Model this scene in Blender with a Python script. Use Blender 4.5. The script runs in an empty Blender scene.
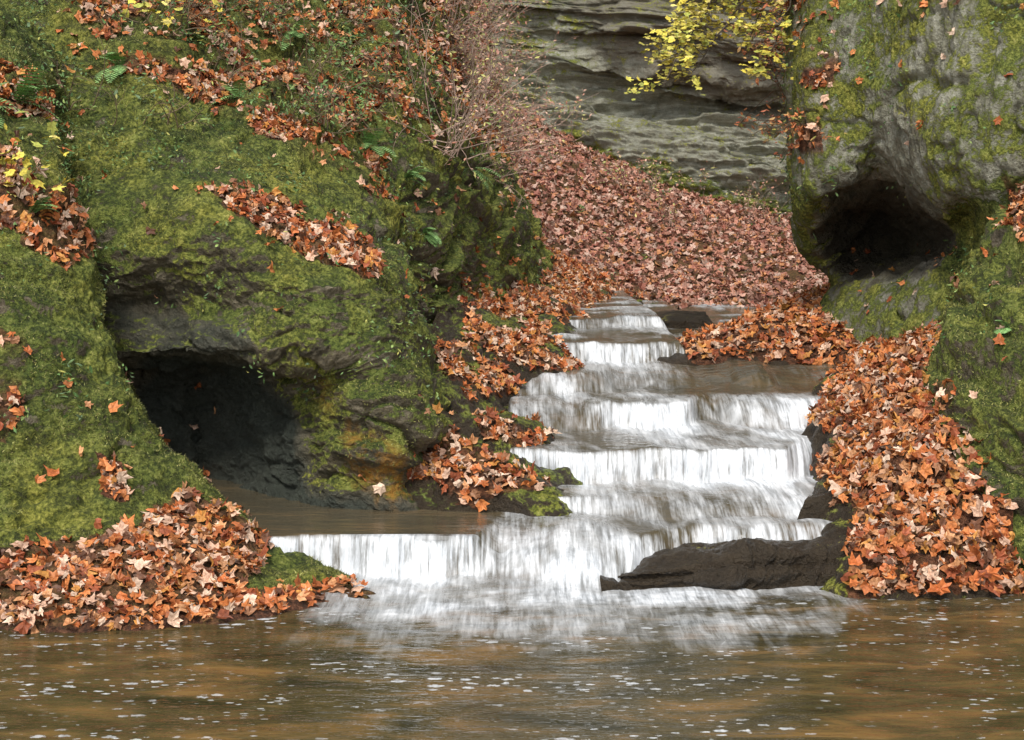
import bpy, math, numpy as np
from mathutils import Vector
rng = np.random.default_rng(7)
scene = bpy.context.scene
F = 1422.2; CZ = 2.0; PIT = math.atan(140/F)
cp, sp = math.cos(PIT), math.sin(PIT)

# ---------- image-pixel helpers: pixel column/row + chosen depth -> world metres, and back
def P(u, v, y):
    a = (u-512)/F; b = (370-v)/F
    dy = cp + b*sp; dz = -sp + b*cp
    k = y/dy
    return (a*k, y, CZ + dz*k)
def proj(p):
    x = p[:,0]; y = p[:,1]; z = p[:,2]-CZ
    fw = y*cp - z*sp; up = y*sp + z*cp
    fw = np.maximum(fw, 0.05)
    return 512+F*x/fw, 370-F*up/fw
# ---------- numpy noise
def _h(ix, iy, iz, s):
    n = (ix*374761393 + iy*668265263 + iz*1274126177 + s*974634777) & 0xffffffff
    n = ((n ^ (n >> 13))*1103515245) & 0xffffffff
    n = ((n ^ (n >> 16))*2246822519) & 0xffffffff
    n = n ^ (n >> 15)
    return (n & 0xffffff)/float(0xffffff)
def vnoise(p, s=0):
    i = np.floor(p).astype(np.int64); f = p-i
    f = f*f*f*(f*(f*6-15)+10)
    r = 0
    for a in (0,1):
        wx = f[:,0] if a else 1-f[:,0]
        for b in (0,1):
            wy = f[:,1] if b else 1-f[:,1]
            for c in (0,1):
                wz = f[:,2] if c else 1-f[:,2]
                r = r + wx*wy*wz*_h(i[:,0]+a, i[:,1]+b, i[:,2]+c, s)
    return r*2-1
def fbm(p, sc=(1,1,1), o=4, s=0, g=.5):
    q = p*np.array(sc, float); a = 1; t = 0; n = 0
    for k in range(o):
        t = t + a*vnoise(q+k*17.3, s+k); n += a; a *= g; q = q*2.03
    return t/n
def ridge(p, sc, o=3, s=0):
    q = p*np.array(sc, float); a = 1; t = 0; n = 0
    for k in range(o):
        t = t + a*(1-2*np.abs(vnoise(q+k*11.7, s+k))); n += a; a *= .5; q = q*2.1
    return t/n
def sstep(a, b, x):
    t = np.clip((x-a)/(b-a), 0, 1); return t*t*(3-2*t)
# ---------- mesh helpers
def mk(name, V, faces, mat, attrs=None, smooth=True, parent=None):
    me = bpy.data.meshes.new(name)
    V = np.asarray(V, dtype=np.float32); faces = np.asarray(faces, dtype=np.int32)
    n, k = faces.shape
    me.vertices.add(len(V)); me.vertices.foreach_set('co', V.ravel())
    me.loops.add(n*k); me.loops.foreach_set('vertex_index', faces.ravel())
    me.polygons.add(n); me.polygons.foreach_set('loop_start', np.arange(0, n*k, k, dtype=np.int32))
    me.polygons.foreach_set('use_smooth', np.full(n, smooth, dtype=bool))
    me.update(calc_edges=True)
    for an, arr in (attrs or {}).items():
        arr = np.asarray(arr, dtype=np.float32)
        if arr.ndim == 1:
            a = me.attributes.new(an, 'FLOAT', 'POINT'); a.data.foreach_set('value', arr)
        else:
            a = me.attributes.new(an, 'FLOAT_COLOR', 'POINT')
            c = np.ones((len(arr),4), np.float32); c[:,:3] = arr[:,:3]; a.data.foreach_set('color', c.ravel())
    me.materials.append(mat)
    ob = bpy.data.objects.new(name, me); scene.collection.objects.link(ob)
    if parent: ob.parent = parent
    return ob
def cr1(C, N):
    n = C.shape[0]
    E = np.concatenate([2*C[:1]-C[1:2], C, 2*C[-1:]-C[-2:-1]], 0)
    t = np.linspace(0, n-1, N); i = np.minimum(t.astype(int), n-2); f = (t-i).reshape(-1, *([1]*(C.ndim-1)))
    p0, p1, p2, p3 = E[i], E[i+1], E[i+2], E[i+3]
    return .5*((2*p1)+(-p0+p2)*f+(2*p0-5*p1+4*p2-p3)*f*f+(-p0+3*p1-3*p2+p3)*f**3)
def inpoly(u, v, poly):
    r = np.zeros(len(u), bool); n = len(poly)
    for i in range(n):
        x1, y1 = poly[i]; x2, y2 = poly[(i+1) % n]
        if y1 == y2: continue
        c = ((y1 > v) != (y2 > v)) & (u < (x2-x1)*(v-y1)/(y2-y1)+x1)
        r ^= c
    return r
def grid_normals(G):
    du = np.gradient(G, axis=0); dv = np.gradient(G, axis=1)
    n = np.cross(du, dv); n /= (np.linalg.norm(n, axis=2, keepdims=True)+1e-9)
    return n
def grid_faces(N, M, flip=False):
    i = np.arange(N-1)[:,None]*M + np.arange(M-1)[None,:]
    f = np.stack([i, i+1, i+M+1, i+M], -1).reshape(-1,4)
    return f[:, ::-1] if flip else f
CAM = np.array([0,0,CZ])
SH = {}
def sheet(name, ctrl, N, M, mat, amp=1.0, litter=(), lit0=0.0, wet_shade=(), moss0=0.0, mossp=(), ochre=(), kind='rock', gaps=False):
    C = np.array([[P(*c) for c in row] for row in ctrl], float)
    G = cr1(C, N); G = cr1(G.transpose(1,0,2), M).transpose(1,0,2)
    n = grid_normals(G)
    flip = (n*(CAM-G)).sum() < 0
    if flip: n = -n
    p = G.reshape(-1,3); nn = n.reshape(-1,3)
    if kind == 'rock':
        warp = np.stack([fbm(p,(1,1,1),2,50+k) for k in range(3)],1)*.35
        q = p+warp
        terr = q[:,2]*2.6 + .8*fbm(p,(.7,.7,.7),2,9)
        fr = terr-np.floor(terr)
        ledge = (sstep(0,.75,fr)-sstep(.78,1.0,fr))-.4
        cn = fbm(q,(1.1,1.1,2.4),3,41); cn2 = fbm(q,(2.6,2.6,3.6),3,43)
        crack = -.08*np.exp(-(cn/.05)**2)*sstep(-.3,.2,fbm(p,(.8,.8,.8),2,47))-.04*np.exp(-(cn2/.06)**2)*sstep(-.2,.3,fbm(p,(1.1,1.1,1.1),2,48))
        d = .12*fbm(p,(.9,.9,.9),3,1)+.07*ridge(q,(1.5,1.5,2.8),3,5)+.08*ledge*sstep(-.35,.3,fbm(p,(.8,.8,1.3),2,31)) \
            + .062*fbm(q,(4,4,6),4,12,.6)+.024*fbm(p,(16,16,16),3,13,.6)+crack
    elif kind == 'smooth':
        cn = fbm(p,(.8,.8,.6),3,41); cn2 = fbm(p,(1.7,1.7,1.5),3,42)
        d = .15*fbm(p,(.8,.8,.7),3,1)+.07*ridge(p,(1.3,1.3,1.0),3,5)+.075*fbm(p,(4.5,4.5,2.0),4,12,.6)+.026*fbm(p,(12,12,9),4,13,.65)-.08*np.exp(-(cn/.035)**2)-.04*np.exp(-(cn2/.05)**2)
    elif kind == 'strata':
        zz = p[:,2]+.13*p[:,0]+.12*fbm(p,(.3,.3,.3),3,3)
        bx = np.floor(p[:,0]*.8+1.5*vnoise(np.stack([p[:,0]*0,p[:,1]*0,zz*1.5],1),21)+.4*fbm(p,(1,1,3),2,22))
        q = np.stack([p[:,0]*.16, p[:,1]*.1, zz*2.1],1)
        s1 = vnoise(q,2); s2 = vnoise(q*np.array([5,3,2.9]),3); s3 = vnoise(q*np.array([12,5,7]),4)
        blk = _h(bx.astype(np.int64), np.floor(zz*2.3).astype(np.int64), bx.astype(np.int64)*0, 5)-.5
        mod = sstep(-.6,.2,fbm(p,(.5,.5,.6),3,77))
        d = (.28*np.sign(s1)*np.abs(s1)**.45+.20*np.sign(s2)*np.abs(s2)**.45+.13*s3)*(.4+.7*mod)+.20*blk+.34*fbm(p,(.4,.4,.5),4,7)+.18*fbm(p,(2.4,2.4,5),5,8,.68)
    else:
        d = .05*fbm(p,(1.6,1.6,1.6),3,1)+.02*fbm(p,(7,7,7),3,12)
    p = p+nn*(d*amp)[:,None]
    G = p.reshape(N,M,3); n = grid_normals(G)
    if flip: n = -n
    nn = n.reshape(-1,3)
    u, v = proj(p)
    ju = u+24*fbm(p,(3,3,3),4,71,.6); jv = v+24*fbm(p,(3,3,3),4,72,.6)
    L = np.full(len(p), lit0, float)
    for poly, val in litter:
        L = np.where(inpoly(ju, jv, poly), np.maximum(L,val), L)
    if gaps: L = L*sstep(-.25,-.05,fbm(p,(2.3,2.3,4),3,88))
    if kind in ('rock','smooth'):
        L = np.where(L<.8, L*(.25+3.0*sstep(.0,.3,fbm(p,(2.2,2.2,3.2),3,89))), L)
    W = np.zeros(len(p)); Mo = np.full(len(p), moss0, float); O = np.zeros(len(p))
    def soft(poly):
        r = 0
        for a,b in ((0,0),(9,0),(-9,0),(0,9),(0,-9),(6,6),(-6,6),(6,-6),(-6,-6)):
            r = r+inpoly(ju+a, jv+b, poly)/9.0
        return r
    for poly, val in wet_shade: W = np.maximum(W, soft(poly)*val)
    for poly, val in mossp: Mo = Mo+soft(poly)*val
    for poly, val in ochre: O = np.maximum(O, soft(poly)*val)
    f = grid_faces(N, M, flip)
    mk(name, p, f, mat, dict(litter=L, wet_shade=W, moss=Mo, ochre=O))
    SH[name] = dict(p=p, n=nn, f=f, L=L, W=W, M=Mo, u=u, v=v)
def sample(name, weight, count):
    s = SH[name]; f = s['f']; p = s['p']
    a = np.linalg.norm(np.cross(p[f[:,1]]-p[f[:,0]], p[f[:,3]]-p[f[:,0]]), axis=1)
    w = weight[f[:,0]]*a; tot = w.sum()
    if tot <= 0: return np.zeros((0,3)), np.zeros((0,3)), 0
    n = int(count(tot)) if callable(count) else count
    idx = rng.choice(len(f), n, p=w/tot)
    r = rng.random((n,2))
    ff = f[idx]
    q = p[ff[:,0]]+(p[ff[:,1]]-p[ff[:,0]])*r[:,:1]+(p[ff[:,3]]-p[ff[:,0]])*r[:,1:]
    return q, s['n'][ff[:,0]], tot
# ---------- materials
def newmat(name):
    m = bpy.data.materials.new(name); m.use_nodes = True
    nt = m.node_tree; b = nt.nodes['Principled BSDF']; return m, nt, b
class NB:
    def __init__(s, nt): s.nt = nt; s.L = nt.links.new
    def n(s, t, **k):
        x = s.nt.nodes.new(t)
        for a, b in k.items(): setattr(x, a, b)
        return x
    def link_or(s, sock, v):
        if v is None: return
        if isinstance(v, bpy.types.NodeSocket): s.L(v, sock)
        else: sock.default_value = v
    def noise(s, vec, scale, detail=4, rough=.55, dist=0):
        x = s.n('ShaderNodeTexNoise'); x.inputs['Scale'].default_value = scale
        x.inputs['Detail'].default_value = detail; x.inputs['Roughness'].default_value = rough
        x.inputs['Distortion'].default_value = dist
        s.L(vec, x.inputs['Vector']); return x.outputs['Fac']
    def ramp(s, fac, stops):
        x = s.n('ShaderNodeValToRGB'); s.L(fac, x.inputs[0]); e = x.color_ramp.elements
        while len(e) < len(stops): e.new(.5)
        for el, (pos, c) in zip(e, stops):
            el.position = pos; el.color = (*c, 1) if not isinstance(c, (int, float)) else (c, c, c, 1)
        return x.outputs[0]
    def mix(s, f, a, b, mode='MIX'):
        x = s.n('ShaderNodeMix', data_type='RGBA', blend_type=mode)
        s.link_or(x.inputs[0], f)
        for sock, v in ((x.inputs[6], a), (x.inputs[7], b)):
            if isinstance(v, tuple): sock.default_value = (*v[:3], 1)
            else: s.L(v, sock)
        return x.outputs[2]
    def m(s, op, a, b=None, c=None, clamp=False):
        x = s.n('ShaderNodeMath', operation=op, use_clamp=clamp)
        s.link_or(x.inputs[0], a); s.link_or(x.inputs[1], b)
        if c is not None: s.link_or(x.inputs[2], c)
        return x.outputs[0]
    def attr(s, name, out='Fac'):
        x = s.n('ShaderNodeAttribute', attribute_name=name); return x.outputs[out]
    def mapv(s, vec, sc):
        x = s.n('ShaderNodeMapping'); s.L(vec, x.inputs[0]); x.inputs['Scale'].default_value = sc; return x.outputs[0]
MOSS = ((.018,.025,.008),(.075,.100,.020),(.23,.265,.055),(.48,.49,.17))
def rockmat(name, rock=((.04,.035,.022),(.16,.13,.085),(.36,.31,.22)), bias=0.0, moss=MOSS, stretch=(1,1,3), mossup=.35, wet_shade_col=((.012,.016,.012),(.055,.06,.042)), wrough=.45):
    m, nt, b = newmat(name); q = NB(nt)
    geo = q.n('ShaderNodeNewGeometry'); pos = geo.outputs['Position']
    nz = q.n('ShaderNodeSeparateXYZ'); q.L(geo.outputs['Normal'], nz.inputs[0])
    n1 = q.noise(pos, 1.6, 6, .62, .4); n2 = q.noise(pos, 7, 6, .65); n3 = q.noise(pos, 38, 4, .7)
    st = q.noise(q.mapv(pos, stretch), 2.2, 7, .68, .8)
    rc = q.ramp(q.m('ADD', q.m('MULTIPLY', st, .7), q.m('MULTIPLY', n3, .3)), [(.34, rock[0]), (.5, rock[1]), (.64, rock[2])])
    rc = q.mix(q.m('MULTIPLY', q.ramp(n2, [(.45,0),(.65,1)]), .35), rc, (.17,.12,.055))
    mm = q.m('ADD', q.m('MULTIPLY', n3, .55), q.m('MULTIPLY', n2, .45))
    mc = q.ramp(mm, [(.36, moss[0]), (.47, moss[1]), (.56, moss[2]), (.68, moss[3])])
    big = q.ramp(n1, [(.36, (.50,.58,.5)), (.5,(1,.97,.88)), (.66, (1.45,1.22,.95))])
    mc = q.mix(1.0, mc, big, 'MULTIPLY')
    s = q.m('ADD', q.m('MULTIPLY', n1, .9), q.m('MULTIPLY', n2, 1.15))
    s = q.m('ADD', s, q.m('MULTIPLY', n3, .6))
    s = q.m('ADD', s, q.m('MULTIPLY', nz.outputs[2], mossup))
    s = q.m('ADD', s, q.m('ADD', q.attr('moss'), bias-1.395))
    mask = q.ramp(q.m('ADD', s, .45), [(.40, 0), (.54, 1)])
    wet_shade = q.attr('wet_shade')  # dark mask: wet stone, and shade painted into the alcove
    wr = q.mix(wet_shade, rc, q.mix(n2, wet_shade_col[0], wet_shade_col[1]))
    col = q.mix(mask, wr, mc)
    oc = q.m('MULTIPLY', q.attr('ochre'), q.ramp(n2, [(.42, 0), (.58, 1)]))
    col = q.mix(oc, col, (.42,.20,.03))
    lit = q.m('MULTIPLY', q.attr('litter'), .85, clamp=True)
    lc = q.ramp(q.noise(pos, 26, 3, .7), [(.35, (.04,.018,.010)), (.5, (.13,.05,.025)), (.65, (.28,.12,.06))])
    col = q.mix(lit, col, lc)
    q.L(col, b.inputs['Base Color'])
    q.L(q.m('SUBTRACT', .92, q.m('MULTIPLY', wet_shade, wrough)), b.inputs['Roughness'])
    b.inputs['Specular IOR Level'].default_value = .35
    h = q.m('ADD', q.m('MULTIPLY', n3, .6), q.m('MULTIPLY', n2, .9))
    bp = q.n('ShaderNodeBump'); bp.inputs['Strength'].default_value = 1.0; bp.inputs['Distance'].default_value = .09
    q.L(h, bp.inputs['Height']); q.L(bp.outputs[0], b.inputs['Normal'])
    return m
M_left = rockmat('mossy_rock', bias=.09)
M_cave = rockmat('mossy_cave_rock', bias=.09, rock=((.03,.028,.018),(.13,.11,.07),(.33,.28,.19)), wet_shade_col=((.020,.026,.021),(.10,.11,.085)))
M_right = rockmat('grey_mossy_rock', rock=((.11,.105,.075),(.33,.32,.235),(.60,.58,.48)), bias=.10, stretch=(2.6,2.6,.8), mossup=.15, wet_shade_col=((.02,.018,.012),(.14,.12,.08)))  # last colour pair is dark to paint shade inside the alcove
M_cliff = rockmat('layered_shale', rock=((.12,.115,.08),(.33,.325,.25),(.52,.51,.41)), bias=-.12, stretch=(.5,.5,3.2), mossup=.1, wet_shade_col=((.07,.055,.035),(.26,.20,.14)))
M_bank = rockmat('bank_soil', bias=-.05)
M_wet = rockmat('wet_stone', rock=((.02,.018,.014),(.085,.065,.045),(.20,.165,.12)), bias=-.2, wet_shade_col=((.012,.009,.006),(.09,.066,.042)), wrough=.72)
def leafmat(name, rough=.55):
    m, nt, b = newmat(name); q = NB(nt)
    geo = q.n('ShaderNodeNewGeometry')
    c = q.attr('Col', 'Color')
    n = q.noise(geo.outputs['Position'], 70, 2, .6)
    c = q.mix(1.0, c, q.ramp(n, [(.3,(.62,.55,.5)),(.7,(1.25,1.25,1.25))]), 'MULTIPLY')
    q.L(c, b.inputs['Base Color']); b.inputs['Roughness'].default_value = rough
    b.inputs['Specular IOR Level'].default_value = .35
    return m
M_leaf = leafmat('dry_leaf'); M_green = leafmat('green_foliage', .6); M_twig = leafmat('twig_bark', .85)

# ---------- sheets
A = [
 [(-700,760,5.4),(-400,745,5.6),(-150,720,6.1),(30,705,6.5),(200,690,6.9),(372,655,7.2),(420,640,7.6),(400,600,8.6)],
 [(-700,660,5.8),(-400,660,6.3),(-150,655,6.7),(30,648,6.85),(200,638,7.05),(376,614,7.5),(406,600,7.75),(360,585,8.6)],
 [(-700,590,6.2),(-400,590,6.7),(-150,590,7.05),(30,590,7.25),(180,575,7.5),(292,578,7.75),(335,574,7.95),(320,565,8.7)],
 [(-700,500,6.7),(-400,510,7.2),(-150,515,7.5),(20,520,7.7),(120,518,7.95),(205,525,8.15),(250,532,8.3),(262,535,9.0)],
 [(-700,400,7.0),(-400,410,7.5),(-150,425,7.9),(10,435,8.05),(80,440,8.15),(140,445,8.3),(175,455,8.55),(180,470,9.4)],
 [(-700,270,7.3),(-400,290,7.7),(-150,315,8.1),(0,330,8.3),(50,330,8.4),(88,330,8.55),(114,335,8.8),(110,350,9.7)],
 [(-700,170,7.6),(-400,190,8.0),(-150,215,8.4),(-20,235,8.6),(30,235,8.7),(62,236,8.85),(86,240,9.1),(70,250,10.0)],
 [(-700,60,8.0),(-400,80,8.4),(-150,120,8.7),(-30,145,8.95),(5,150,9.05),(35,155,9.15),(60,162,9.4),(45,175,10.3)],
 [(-700,-60,8.6),(-400,-30,9.0),(-150,20,9.4),(-50,55,9.6),(-10,75,9.7),(20,90,9.8),(45,105,10.0),(40,120,10.8)],
 [(-700,-260,9.6),(-400,-230,10),(-150,-120,10.4),(-50,-40,10.6),(-10,0,10.7),(25,30,10.8),(50,55,11),(60,80,11.6)],
]
sheet('mossy_bank', A, 440, 520, M_left, amp=.78, moss0=.12,
  litter=[([(-900,640),(-900,555),(-100,545),(20,553),(90,542),(150,520),(178,488),(205,498),(240,520),(262,548),(250,580),(300,590),(330,575),(350,578),(410,605),(390,640),(0,690),(-900,700)],1.0),
          ([(-600,60),(20,70),(60,100),(45,125),(-600,130)],.5),([(-300,140),(10,150),(62,185),(85,225),(70,275),(20,230),(-300,200)],.9),
          ([(-100,325),(22,325),(28,350),(15,450),(-100,440)],.35),([(92,445),(120,450),(135,490),(105,490)],.5)], lit0=.012,
  wet_shade=[([(-900,628),(0,628),(390,590),(420,640),(0,760),(-900,760)],.9)], mossp=[([(-900,625),(0,628),(390,590),(420,640),(0,760),(-900,760)],-.6)])
B = [
 [(-200,560,10.6),(140,560,9.8),(215,560,9.8),(305,560,9.2),(390,560,9.0),(445,560,9.1),(480,560,10.2)],
 [(-200,505,10.6),(140,513,9.9),(215,518,9.8),(294,522,9.25),(378,520,9.0),(428,516,9.05),(460,500,10.2)],
 [(-200,465,10.6),(138,470,10.1),(210,470,10.1),(292,475,9.4),(356,478,9.05),(400,482,9.1),(430,470,10.2)],
 [(-200,410,10.6),(136,410,10.1),(206,410,10.15),(290,412,9.5),(362,415,9.05),(424,430,9.15),(455,420,10.4)],
 [(-200,376,10.6),(132,376,9.95),(203,370,9.95),(272,376,9.55),(350,375,9.1),(406,380,9.3),(438,375,10.5)],
 [(-200,350,10.6),(126,358,9.35),(203,352,9.05),(272,358,9.0),(342,345,9.05),(390,345,9.35),(422,340,10.5)],
 [(-200,300,10.6),(115,305,9.5),(200,302,9.25),(285,303,9.0),(338,307,9.1),(380,305,9.45),(412,305,10.6)],
 [(-200,240,10.7),(108,240,9.4),(195,225,9.2),(280,245,9.15),(332,265,9.25),(376,280,9.55),(404,280,10.7)],
 [(-200,165,11.0),(103,170,10.0),(195,180,10.0),(275,200,9.9),(330,228,9.95),(372,255,10.2),(400,262,11.0)],
 [(-200,105,11.6),(110,105,10.8),(200,120,10.9),(285,155,10.9),(336,185,11.0),(380,215,11.2),(404,225,12.0)],
 [(-200,20,12.2),(120,25,11.6),(210,45,11.8),(290,85,12.0),(342,115,12.1),(390,150,12.4),(412,165,13.2)],
 [(-200,-100,13),(130,-90,12.6),(210,-60,13),(290,-20,13.2),(345,20,13.4),(392,60,13.8),(415,80,14.5)],
 [(-200,-340,14.4),(130,-330,14),(210,-300,14.4),(290,-240,14.8),(345,-180,15.2),(392,-120,15.6),(415,-90,16.2)],
]
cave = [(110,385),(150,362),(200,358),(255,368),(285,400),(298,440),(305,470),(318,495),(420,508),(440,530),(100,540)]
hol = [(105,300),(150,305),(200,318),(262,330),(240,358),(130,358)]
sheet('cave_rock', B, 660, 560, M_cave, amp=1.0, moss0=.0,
  litter=[([(200,188),(235,180),(290,205),(345,222),(385,268),(372,282),(320,255),(270,235),(225,212)],1.0),
          ([(60,60),(70,-60),(430,-80),(430,190),(375,185),(330,165),(270,130),(200,95),(130,70)],.3),
          ([(150,60),(200,60),(300,120),(380,165),(380,200),(300,150),(220,110)],.6),([(100,-20),(230,-20),(330,60),(300,80),(180,30)],.5)], lit0=.010,
  wet_shade=[(cave,1.0),(hol,.7)],
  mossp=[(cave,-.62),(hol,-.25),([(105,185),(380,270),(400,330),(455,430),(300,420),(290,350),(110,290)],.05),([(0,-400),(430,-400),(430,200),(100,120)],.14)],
  ochre=[([(350,430),(400,440),(430,500),(390,505),(350,480)],.9),([(320,385),(345,390),(340,410),(322,405)],.6)])
C = [
 [(330,420,11.2),(420,405,11.5),(465,385,12.2),(500,360,13.2),(535,335,15),(570,315,18)],
 [(330,350,11.3),(418,345,11.7),(460,335,12.5),(495,320,13.6),(527,300,15.6),(555,280,18.5)],
 [(340,285,11.4),(412,280,11.8),(454,280,12.5),(485,270,14),(520,262,16),(540,245,19)],
 [(350,215,11.6),(408,210,12),(456,225,12.7),(480,225,14.4),(515,220,16.8),(526,205,20)],
 [(355,140,12),(403,135,12.4),(443,155,13.2),(470,178,15.3),(505,188,18),(512,175,21)],
 [(360,60,13),(400,60,13.5),(432,90,14.6),(465,125,17),(498,145,20),(503,130,23)],
 [(350,-40,14.5),(390,-20,15.2),(430,10,17),(458,50,19.5),(480,75,22.5),(490,60,25.5)],
 [(340,-220,17),(380,-200,18),(430,-120,20),(455,-60,22.5),(475,-30,25.5),(485,-60,29)],
]
sheet('mossy_cliff', C, 460, 420, M_left, amp=1.2, moss0=.06,
  litter=[([(330,-250),(520,-250),(520,150),(470,150),(440,130),(360,120)],.3),([(440,270),(600,300),(600,400),(500,340),(450,300)],.3)], lit0=.02,
  wet_shade=[([(360,330),(470,350),(560,300),(600,330),(520,430),(360,430)],.8)], mossp=[([(360,345),(470,355),(560,310),(600,330),(520,430),(360,430)],-.4)])
D = [
 [(575,560,8.75),(555,550,8.75),(495,550,8.8),(420,540,8.9),(380,520,9.2)],
 [(572,525,8.9),(550,499,8.9),(492,493,8.95),(420,484,9.1),(380,470,9.4)],
 [(578,500,9.3),(550,480,9.3),(500,460,9.35),(440,440,9.45),(400,425,9.7)],
 [(570,470,9.9),(536,439,9.9),(490,424,9.9),(450,402,9.9),(415,380,10.1)],
 [(545,450,10.5),(508,413,10.5),(480,398,10.5),(450,376,10.5),(415,350,10.7)],
 [(550,420,11.1),(512,387,11.1),(485,371,11.1),(450,355,11.1),(415,332,11.3)],
 [(600,395,11.7),(570,368,11.7),(520,354,11.7),(472,338,11.7),(435,318,11.8)],
 [(580,375,12.5),(542,337,12.5),(508,326,12.5),(468,312,12.5),(435,300,12.6)],
 [(590,340,14.2),(548,311,14.2),(510,301,14.2),(470,290,14.2),(445,276,14.3)],
 [(635,325,17),(592,297,17),(545,285,17),(510,269,17),(480,247,17)],
 [(690,318,20),(635,298,20),(585,272,20),(540,244,20),(500,204,20)],
]
sheet('stone_ledges', D, 480, 260, M_wet, amp=.85, moss0=.02, gaps=True,
  litter=[([(400,450),(440,422),(480,440),(500,455),(552,489),(500,492),(480,512),(425,500)],1.0),
          ([(412,345),(445,345),(490,362),(512,385),(505,412),(545,430),(545,445),(490,437),(455,405)],1.0),
          ([(460,290),(500,285),(560,300),(640,300),(600,318),(550,322),(545,345),(585,372),(560,378),(500,352),(465,335)],.95),
          ([(480,190),(700,200),(700,298),(560,298),(500,280)],1.0)],
  wet_shade=[([(300,200),(900,200),(900,600),(300,600)],.85)])
E = [
 [(380,330,16),(450,325,17),(560,320,18),(660,316,19.4),(760,316,19.4),(860,314,19),(1000,312,17)],
 [(380,300,17),(450,298,18),(560,297,19),(660,300,20.4),(760,300,20.4),(860,298,20),(1000,300,18)],
 [(400,265,20),(450,262,20.5),(550,260,21.5),(650,272,22.5),(760,279,22.4),(860,282,21.5),(1000,282,20)],
 [(400,215,23),(450,212,23.5),(540,212,24.5),(650,232,25),(760,248,24.5),(860,260,24),(1000,260,23)],
 [(400,150,26),(450,150,26.5),(530,165,27),(650,205,27.5),(760,228,27.5),(860,242,27),(1000,242,26)],
 [(400,80,29),(450,90,29.5),(525,125,30),(650,185,30),(760,215,30),(860,225,29.5),(1000,225,29)],
 [(400,20,32),(450,40,32.5),(525,90,33),(650,170,33),(760,205,33),(860,215,32.5),(1000,215,32)],
]
sheet('leafy_hillside', E, 260, 300, M_bank, amp=2.4, lit0=.97, kind='bank',
  mossp=[([(520,120),(600,150),(720,200),(700,215),(600,185),(520,160)],.6)])
Gc = [
 [(330,260,29),(420,230,29.6),(520,190,30.2),(650,215,30.2),(780,245,30),(880,260,29.5),(1000,260,29),(1200,260,28)],
 [(330,130,29.2),(420,130,30),(520,125,30.6),(650,165,30.6),(780,200,30.4),(880,220,30),(1000,220,29),(1200,220,28)],
 [(330,70,29.4),(420,75,30.4),(520,85,31.2),(650,120,31),(780,150,30.8),(880,170,30),(1000,170,29),(1200,170,28)],
 [(330,20,29.6),(420,30,30.6),(520,45,31.5),(650,85,31.3),(780,105,31.1),(880,120,30),(1000,120,29),(1200,120,28)],
 [(330,-30,29.6),(420,-20,30.6),(520,0,31.2),(650,50,30.4),(780,65,30.2),(880,70,29.6),(1000,60,29),(1200,60,28)],
 [(330,-100,29.8),(420,-90,30.8),(520,-50,31.2),(650,-10,30.2),(780,-10,29.8),(880,0,29.4),(1000,0,29),(1200,0,28)],
 [(330,-300,30),(420,-280,31),(520,-260,31.4),(650,-240,30),(780,-240,29.6),(880,-240,29.4),(1000,-200,29),(1200,-200,28)],
]
sheet('layered_cliff', Gc, 640, 620, M_cliff, amp=.9, kind='strata',
  mossp=[([(500,110),(640,160),(800,200),(800,240),(640,215),(500,170)],.35),([(560,60),(800,110),(800,180),(560,120)],.05),([(470,-40),(540,-40),(600,60),(520,120),(470,100)],.12)],
  wet_shade=[([(560,-20),(800,-20),(790,115),(700,100),(600,50)],.5)])
H = [
 [(800,380,17),(790,390,14),(835,400,13),(880,400,12.3),(935,410,11.6),(1000,420,11),(1150,430,10),(1500,450,9),(2100,500,7)],
 [(805,340,17),(800,358,13.6),(838,366,12.9),(880,362,12.3),(935,368,11.6),(1000,380,11),(1150,400,10),(1500,420,9),(2100,450,7)],
 [(820,308,17),(815,326,13.7),(850,326,12.9),(892,318,12.3),(940,318,11.6),(1000,325,11),(1150,330,10),(1500,340,9),(2100,360,7)],
 [(832,284,17),(836,290,14.1),(864,287,13.3),(902,276,12.9),(948,270,11.9),(1000,275,11),(1150,280,10),(1500,280,9),(2100,280,7)],
 [(830,266,17),(828,266,14.5),(856,262,14.5),(900,256,14.4),(952,252,12.9),(1000,240,11),(1150,240,10),(1500,230,9),(2100,220,7)],
 [(815,240,17),(808,238,13.9),(846,226,14.2),(892,214,14.2),(948,226,12.7),(995,205,11),(1150,200,10),(1500,180,9),(2100,160,7)],
 [(808,205,17),(803,194,13.2),(842,180,12.7),(884,172,12.7),(938,202,11.6),(990,165,10.9),(1150,150,10),(1500,120,9),(2100,80,7)],
 [(806,140,17),(800,130,13.2),(840,118,12.6),(878,116,12.3),(915,126,11.6),(990,100,10.9),(1150,80,10),(1500,40,9),(2100,-10,7)],
 [(800,60,17),(796,50,13.4),(836,40,12.7),(878,50,12.3),(925,40,11.6),(1000,30,11),(1150,10,10.1),(1500,-40,9.2),(2100,-100,7.2)],
 [(800,-60,17.3),(800,-70,13.8),(840,-80,13.1),(880,-80,12.6),(930,-80,11.9),(1000,-90,11.2),(1150,-120,10.4),(1500,-180,9.6),(2100,-250,7.6)],
 [(800,-260,18),(800,-280,15),(840,-290,14.2),(880,-300,13.6),(930,-300,13),(1000,-320,12.4),(1150,-340,11.6),(1500,-400,11),(2100,-500,9)],
]
alc = [(825,195),(870,174),(905,184),(952,228),(950,268),(895,276),(850,288),(832,280),(812,245)]  # alcove outline; the hollow's shade is painted in with dark rock colour
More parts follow.
